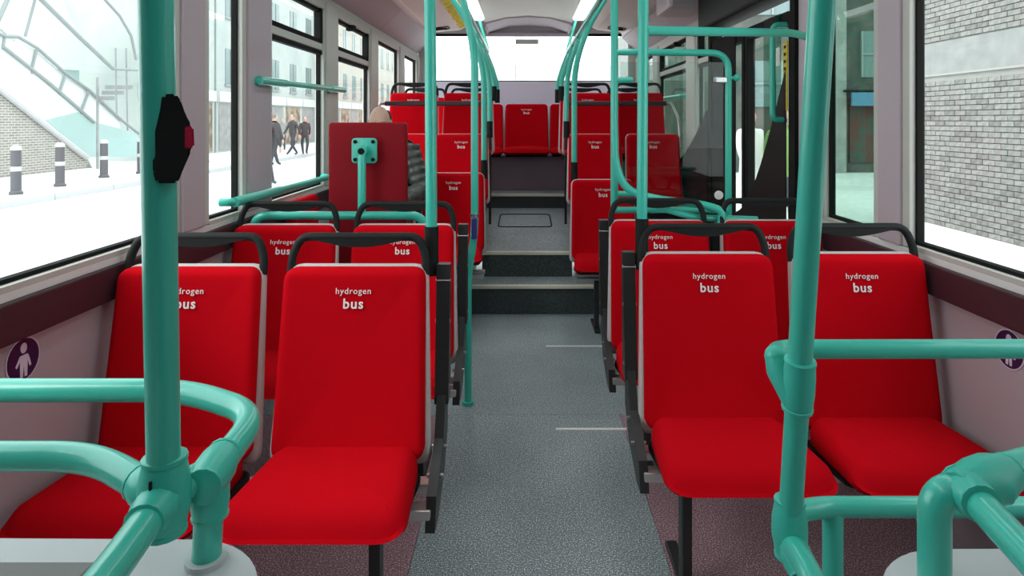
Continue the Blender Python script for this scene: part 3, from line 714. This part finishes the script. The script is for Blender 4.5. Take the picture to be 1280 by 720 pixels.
def walker(name, label, loc, yaw, h, coat, pants, stride=.12, group=None, hairm='hair'):
    k = h/1.75
    nodes = [((0,0,.95),.13),((0,0,1.12),.14),((0,0,1.32),.165),((0,0,1.44),.09),((0,-.01,1.53),.055),((0,-.01,1.60),.06)]
    E = [(0,1),(1,2),(2,3),(3,4),(4,5)]
    for s in (-1,1):
        b = len(nodes); q = s*stride
        nodes += [((s*.09,0,.88),.105),((s*.10,-q*.6,.5),.07),((s*.10,q*.5-max(0,-q)*.3+.03,.09),.048),((s*.11,q*.5-.12,.05),.04)]
        E += [(0,b),(b,b+1),(b+1,b+2),(b+2,b+3)]
        b = len(nodes); nodes += [((s*.19,0,1.40),.075),((s*.24,q*.5,1.13),.055),((s*.23,q*.9-.06,.90),.04)]
        E += [(2,b),(b,b+1),(b+1,b+2)]
    nodes = [((n[0][0]*k,n[0][1]*k,n[0][2]*k), n[1]*k) for n in nodes]
    me = skinmesh(nodes, E); bm = bmesh.new(); bm.from_mesh(me); bpy.data.meshes.remove(me)
    for f in bm.faces:
        z = f.calc_center_median().z/k; f.material_index = 2 if z > 1.53 else (1 if z < .80 and abs(f.calc_center_median().x/k) < .18 else 0)
    nf = len(bm.faces)
    head(bm, (0,-.02*k,1.64*k), 0, k)
    for s in (-1,1): hand(bm, (s*.23*k,(s*stride*.9-.06)*k,.88*k), (0,-.1,-1), s)
    bm.faces.ensure_lookup_table()
    for f in bm.faces[nf:]: f.material_index = 2
    t = thing(name, label, 'person', loc, yaw, group)
    obj('body', bm, [coat, pants, M['skin']], t, True)
    bm = NB(); ball(bm, (0,.012*k,1.665*k), .084*k, .098*k, .105*k, 14, 10)
    bmesh.ops.delete(bm, geom=[v for v in bm.verts if v.co.z < 1.62*k or (v.co.y < -.055*k and v.co.z < 1.70*k)], context='VERTS')
    obj('hair', bm, M[hairm], t, True)
    return t
# seated passenger behind the backboard, seen from the front: bowed head, sleeve beside the board
px, py = -.98, 4.56
t = thing('person', 'passenger in dark ribbed jacket seated behind the red backboard, head bowed', 'person', (px, py, .22))
nodes = [((0,0,.56),.15),((0,-.0,.75),.15),((.0,-.02,.95),.15),((0,-.03,1.07),.07),((0,-.06,1.15),.055)]
E = [(0,1),(1,2),(2,3),(3,4)]
for s in (-1,1):
    b = len(nodes); nodes += [((s*.11,-.05,.54),.1),((s*.14,-.42,.52),.075),((s*.14,-.40,.15),.055),((s*.14,-.50,.06),.045)]; E += [(0,b),(b,b+1),(b+1,b+2),(b+2,b+3)]
    b = len(nodes); nodes += [((s*.19,-.0,1.0),.07),((s*.24,-.06,.74),.055),((s*.12,-.27,.66),.042)]; E += [(2,b),(b,b+1),(b+1,b+2)]
me = skinmesh(nodes, E); bm = bmesh.new(); bm.from_mesh(me)
for f in bm.faces: c = f.calc_center_median(); f.material_index = 2 if c.z > 1.10 else (1 if c.z < .6 else 0)
nf = len(bm.faces); head(bm, (-.03,-.08,1.21), .2, 1.0)
for s in (-1,1): hand(bm, (s*.12,-.27,.66), (-s*.5,-.8,-.1), s)
bm.faces.ensure_lookup_table()
for f in bm.faces[nf:]: f.material_index = 2
obj('body', bm, [M['coat2'], M['pants'], M['skin']], t, True)
bm = NB()
for s in (-1,1):   # puffed, creased sleeves
    pts, rr = [], []
    n = 44; A, Bq, Cq = Vector((s*.15,-.0,1.03)), Vector((s*.255,-.05,.73)), Vector((s*.13,-.26,.67))
    for k in range(n+1):
        u = k/n; q = A.lerp(Bq, u/.6) if u < .6 else Bq.lerp(Cq, (u-.6)/.4)
        pts.append(q); rr.append((.088-.028*u)*(1+.07*math.sin(k*1.35)))
    tube(bm, pts, rr, seg=16)
pts = [(0,-.0,.55+.5*k/30) for k in range(31)]
tube(bm, pts, [(.19+.01*math.sin(k*1.3))*(1 if k < 24 else 1-(k-24)*.07) for k in range(31)], seg=22)
for v in bm.verts:
    if abs(v.co.x) < .2 and v.co.y > .12: v.co.y = .12
tube(bm, [(0,-.03,1.02),(0,-.05,1.12)], [.10,.075], seg=16, cap=False)
obj('jacket', bm, M['coat2'], t, True)
bm = NB(); ball(bm, (-.03,-.055,1.225), .081, .092, .105, 16, 12)
bmesh.ops.delete(bm, geom=[v for v in bm.verts if v.co.z < 1.17 or v.co.y < -.075 or v.co.z > 1.31], context='VERTS')
obj('hair', bm, M['hair'], t, True)
# ------------------------------------------------------------------ street, both sides
RZ = -.30; PZ = -.15
g = sempty('ground_road'); obj('road_surface', B(-10.3, 60, -30, 120, RZ-.1, RZ), M['road'], g)
g = sempty('ground_pavement')
obj('pavement_left', B(-60, -10.45, -30, 120, RZ-.1, PZ), M['pave'], g)
obj('pavement_right', B(3.2, 20, -30, 14.5, RZ-.05, PZ), M['pave'], g)
obj('pavement_cross', B(3.4, 40, 17.2, 30, RZ-.05, PZ), M['pave'], g)
for y in range(6, 60, 2):
    obj('kerb_stone', B(-10.45, -10.25, y+.01, y+1.99, RZ-.05, PZ+.005, bev=.02), M['kerb'], g)
def bollard(loc, label):
    t = thing('bollard', label, 'bollard', loc, 0, 'black and white street bollards')
    obj('post', TB([(0,0,0),(0,0,.05),(0,0,.08),(0,0,.95)], [.13,.13,.10,.095], seg=14), M['bollard'], t, True)
    obj('white_band', TB([(0,0,.50),(0,0,.60)], .102, seg=14), M['white_b'], t, True)
    obj('cap', TB([(0,0,.95),(0,0,1.02),(0,0,1.06)], [.11,.10,.04], seg=14), M['white_b'], t, True)
names = ['leftmost, in front of the brick stair base','second bollard from the left','third bollard from the left','fourth from the left, beside the near teal pole','bollard seen in the narrow second left window']
for (bx_, by_), nn in zip(((20,243),(75,233),(130,222),(176,217),(257,203)), names):
    Y = 1.6*800/(by_-150.0); bollard((P(bx_, by_, Y).x, Y, PZ), 'black street bollard with white band, '+nn)
# glazed stair building on the left
XS = -14.5
def SP(px, py, dx=0):
    Y = (XS)*F/(px-VX); return Vector((XS+dx, Y, CAMZ-(py-VY)*Y/F))
t = thing('glazed_stair_building', 'white glass and steel stair enclosure on a sloping brick base', 'building', (XS, 18, 0))
o_ = t.location.copy()
def quad(name, pts, m, dx0, dx1):
    bm = NB(); vs = [SP(*p) for p in pts]
    a_ = [bm.verts.new(v-o_+Vector((dx0,0,0))) for v in vs]; b_ = [bm.verts.new(v-o_+Vector((dx1,0,0))) for v in vs]; n = len(vs)
    for k in range(n): bm.faces.new((a_[k], a_[(k+1) % n], b_[(k+1) % n], b_[k]))
    bm.faces.new(a_); bm.faces.new(b_); return obj(name, bm, m, t)
def bar(name, pts, m, r, dx=0):
    return obj(name, TB([SP(*p)-o_+Vector((dx,0,0)) for p in pts], r, seg=8), m, t, True)
# brick base
M['bricksmall'] = bpy.data.materials.new('buff_brickwork'); m = M['bricksmall']; m.use_nodes = True
tt = m.node_tree; br = tt.nodes.new('ShaderNodeTexBrick'); tcn = tt.nodes.new('ShaderNodeTexCoord'); mp = tt.nodes.new('ShaderNodeMapping')
mp.inputs['Rotation'].default_value = (math.pi/2, 0, math.pi/2)
sx = tt.nodes.new('ShaderNodeSeparateXYZ'); cx_ = tt.nodes.new('ShaderNodeCombineXYZ')
tt.links.new(tcn.outputs['Object'], sx.inputs[0]); tt.links.new(sx.outputs['Y'], cx_.inputs['X']); tt.links.new(sx.outputs['Z'], cx_.inputs['Y'])
tt.links.new(cx_.outputs[0], br.inputs['Vector'])
br.inputs['Scale'].default_value = 1; br.inputs['Brick Width'].default_value = .225; br.inputs['Row Height'].default_value = .075; br.inputs['Mortar Size'].default_value = .01
br.inputs['Color1'].default_value = (.30,.285,.25,1); br.inputs['Color2'].default_value = (.22,.21,.185,1); br.inputs['Mortar'].default_value = (.55,.53,.5,1)
tt.links.new(br.outputs['Color'], tt.nodes['Principled BSDF'].inputs['Base Color'])
quad('brick_base', [(-260,-90),(-260,250),(0,226),(105,217),(112,200),(0,115)], M['bricksmall'], -.3, 0)
quad('stringer', [(-200,-160),(-200,-60),(0,113),(108,199),(116,214),(136,212),(112,152),(0,58)], M['whitepanel'], -.25, .05)
quad('lower_cyan_panel', [(55,150),(108,196),(122,196),(178,196),(176,168),(112,152),(96,140)], M['cyanglass'], -.2, .06)
quad('balustrade_panel', [(-100,-30),(-100,-70),(4,45),(20,47),(2,57),(0,60)], M['whitepanel'], -.2, .03)
for k, (a0, a1, b1, b0) in enumerate((((4,45),(44,62),(37,90),(2,60)), ((46,64),(80,94),(72,118),(39,92)), ((82,96),(110,112),(99,140),(74,120)), ((112,114),(150,150),(150,168),(101,142)))):
    quad('balustrade_panel', [a0, a1, b1, b0], M['whitepanel'], -.15, .0)
bar('handrail_tube', [(-60,20),(4,45),(20,46),(44,60),(80,92),(110,113),(150,150),(178,172)], M['framewh'], .05, .06)
bar('stringer_line', [(0,58),(60,105),(115,153)], M['framewh'], .05, .08)
bar('coping', [(-200,-50),(0,114),(106,197)], M['kerb'], .09, .06)
for p, q in (((44,62),(37,92)),((80,94),(72,118)),((110,113),(99,142)),((4,45),(1,62))): bar('mullion', [p, q], M['framewh'], .035, .05)
# upper glazed canopy
quad('glass_wall', [(-120,-260),(30,-260),(70,-90),(45,0),(138,86),(178,88),(178,150),(110,100),(40,45),(-120,-60)], M['cyanglass'], -2.5, -2.4)
bar('canopy_edge', [(10,-35),(48,0),(95,46),(138,86)], M['framewh'], .07, .1)
bar('canopy_edge', [(138,86),(178,88),(215,90)], M['framewh'], .05, .1)
bar('canopy_edge', [(100,-60),(135,-8),(160,20),(174,45),(180,75)], M['framewh'], .05, -.3)
quad('canopy_shell', [(50,0),(10,-40),(-20,-200),(60,-240),(130,-60),(160,16),(176,50),(180,85),(138,85)], M['whitepanel'], -2.3, -2.2)
for xs in (148,161): bar('mullion', [(xs,60),(xs+2,185)], M['framewh'], .03, -.1)
bar('mullion', [(0,40),(18,0),(30,-40)], M['framewh'], .06, -.2)
bar('mullion', [(40,45),(52,0)], M['framewh'], .04, -.2)
quad('brown_infill', [(60,66),(105,66),(105,100),(90,95),(60,70)], M['facade2'], -2.35, -2.3)
# lamp post
t = thing('signpost', 'thin street post with sign boards beside the glazed stair', 'post', (P(122,190,21).x, 21, PZ))
obj('post', TB([(0,0,0),(0,0,3.0)], .04, seg=8), M['concrete'], t, True)
for k in range(3): obj('sign_board', B(.05+.1*k, .55+.3*k, -.02, .02, 2.25+.18*k, 2.38+.18*k), M['concrete'], t)
# street facades on the left beyond
def facade(name, label, x, y0, y1, h, m, shops=True, sx=-1, cols=None, wm='winblue'):
    t = thing(name, label, 'building', (x, (y0+y1)/2, PZ)); L = (y1-y0)/2
    obj('facade_wall', B(-6 if sx < 0 else 0, 0 if sx < 0 else 6, -L, L, 0, h), m, t)
    n = max(1, int((y1-y0)/2.6)); step = 2*L/n; d = .03*(-sx)
    for fl_ in range(1, max(2, int(h/3.2))):
        for k in range(n):
            y = -L+step*(k+.5); z = fl_*3.4
            w_ = obj('window', B(*sorted((0, d)), y-.55, y+.55, z, z+1.8), M[wm], t)
            obj('window_surround', box(B(*sorted((0, d*3)), y-.62, y+.62, z-.1, z), *sorted((0, d*2)), y-.03, y+.03, z, z+1.8), M['framewh'], w_)
    if shops:
        for k in range(n):
            y = -L+step*(k+.5)
            s_ = obj('shopfront', B(*sorted((0, d)), y-step*.42, y+step*.42, .1, 2.4), M['brown' if k % 2 else 'concrete'], t)
            obj('fascia', B(*sorted((0, d*5)), y-step*.47, y+step*.47, 2.5, 3.0), M['whitepanel'], s_)
    return t
facade('street_building', 'pale columned building seen through the second left window', -15, 24.8, 31, 12, M['facade'])
facade('street_building', 'pale shop building with tall upper windows, third left window', -15, 31.2, 46, 11, M['facade'])
facade('street_building', 'warm pale building far down the left street', -14, 46.2, 75, 13, M['facade2'])
t = thing('street_building', 'white wide building closing the street behind the bus', 'building', (0, 85, RZ))
obj('facade_wall', B(-30, 12, 0, 5, 0, 9), M['whitepanel'], t)
for k in range(10): obj('window', B(-26+k*3.6, -24.6+k*3.6, -.05, 0, 5, 7), M['facade2'], t)
# people on the left pavement
def onpx(px, py_foot, z=PZ):
    Y = (CAMZ-z)*F/(py_foot-VY); return (P(px, 0, Y).x, Y, z)
walker('person', 'pedestrian in a pink-red coat walking on the far pavement', onpx(271,185), 2.8, 1.75, M['redcoat'], M['pants'])
walker('person', 'pedestrian in grey behind the narrow-window bollard', onpx(263,186), 3.0, 1.75, M['concrete'], M['pants'])
walker('person', 'large dark-coated pedestrian nearest behind the left pillar', onpx(334,232), 2.9, 1.85, M['coat'], M['pants'])
walker('person', 'dark-coated pedestrian leaning behind the nearest one', onpx(343,207), 2.6, 1.8, M['coat'], M['coat'])
walker('person', 'dark-coated pedestrian walking in mid group, third left window', onpx(366,194), -.6, 1.85, M['coat'], M['pants'], .25)
walker('person', 'dark pedestrian at the right edge of the third left window', onpx(381,193), .5, 1.75, M['coat'], M['coat'], .22)
walker('person', 'pale-coated pedestrian among the dark group', onpx(353,188), .2, 1.7, M['concrete'], M['pants'])
# ------------------------------------------------------------------ brick wall on the right
XB = 6.3; t = thing('brick_wall', 'tall weathered grey brick wall beyond the right window', 'wall', (XB, 9, PZ)); t['category'] = 'wall'
obj('mortar_core', B(.02, .5, -9, 1.55, 0, 9), M['mortar'], t)
obj('concrete_band', B(-.005, .3, -9, 1.56, 2.30, 2.78), M['concrete'], t)
obj('band_edge', B(-.02, .3, -9, 1.56, 2.27, 2.30), M['mortar'], t)
me = bpy.data.meshes.new('brick'); bm = B(-.012, .03, -.106, .106, -.0315, .0315, bev=0); bm.to_mesh(me); bm.free(); me.materials.append(M['brick1'])
me2 = me.copy(); me2.materials.clear(); me2.materials.append(mat('light_brick', (.31,.305,.29), .9, noise=(11,(.24,.235,.225),.4,.6)))
me3 = me.copy(); me3.materials.clear(); me3.materials.append(mat('dark_brick', (.17,.165,.16), .9, noise=(11,(.24,.235,.22),.4,.6)))
cells = []
for r in range(118):
    z = .04+r*.0755
    if 2.22 < z < 2.82: continue
    for c in range(-34, 8):
        y = c*.225+(r % 2)*.1125
        if y > 1.44: continue
        cells.append((y, z))
def vis(y, z):
    Y = 9+y; px = VX+XB*F/Y; pyy = VY-(z+PZ-CAMZ)*F/Y
    return 1140 < px < 1300 and -10 < pyy < 320
inv = sorted([c for c in cells if vis(*c)], key=lambda c: c[0]+9+abs(c[1]-1.2)*.3)
ind = set(inv[:298]); bmr = [NB(), NB(), NB()]
for c in cells:
    q = random.random(); k = 0 if q < .5 else (1 if q < .78 else 2)
    if c in ind:
        o = bpy.data.objects.new('brick', (me, me2, me3)[k]); COL.objects.link(o); o.parent = t; o.location = (random.uniform(-.006,.004), c[0], c[1])
    else:
        dx = random.uniform(-.006,.004); box(bmr[k], -.012+dx, .03, c[0]-.106, c[0]+.106, c[1]-.0315, c[1]+.0315)
for k in range(3):
    o = obj('brickwork', bmr[k], (me, me2, me3)[k].materials[0], t); o['kind'] = 'stuff'
# dark corner building beyond, facing the bus
t = thing('corner_building', 'dark building with blue sign behind the narrow right window', 'building', (12, 19.5, PZ))
obj('facade_wall', B(-7.5, 12, 0, 4, 0, 10), M['darkbld'], t)
obj('painted_panel', B(-2.1, -.9, -.04, 0, .3, 2.1), M['mural'], t)
obj('pilaster', B(-2.9, -2.3, -.25, 0, 0, 9), M['concrete'], t)
for x, z in ((-1.7, 2.9), (.2, 2.9), (-1.7, 5.4), (.2, 5.4), (-5, 4.8), (-5, 2.0)):
    w_ = obj('window', B(x, x+1.1, -.03, 0, z, z+1.4), M['winblue'], t)
    bm = NB()
    for a_, b_, c_, d_ in ((x-.05,x,z,z+1.4),(x+1.1,x+1.15,z,z+1.4),(x+.53,x+.58,z,z+1.4),(x,x+1.1,z+.68,z+.73)): box(bm, a_, b_, -.08, 0, c_, d_)
    obj('window_bars', bm, M['framewh'], w_)
obj('sign', B(-2.25, -.85, -.5, -.42, 2.02, 2.42), M['signblue'], t)
obj('sign_bracket', B(-2.4, -.7, -.42, 0, 2.44, 2.50), M['black'], t)
facade('street_building', 'pale green-grey building seen beyond the exit door', 8.5, 23.6, 60, 9, M['concrete'], shops=False, sx=1)
walker('person', 'person in a white shirt standing outside the exit door', (3.64, 10.3, PZ), .3, 1.75, M['whitecoat'], M['whitecoat'])
walker('person', 'person in a yellow-green safety vest outside the exit door', (3.70, 9.1, PZ), -.4, 1.75, M['hivis'], M['pants'])
walker('person', 'person in white seen beside the door edge post', (4.65, 11.2, PZ), .9, 1.8, M['whitecoat'], M['pants'])
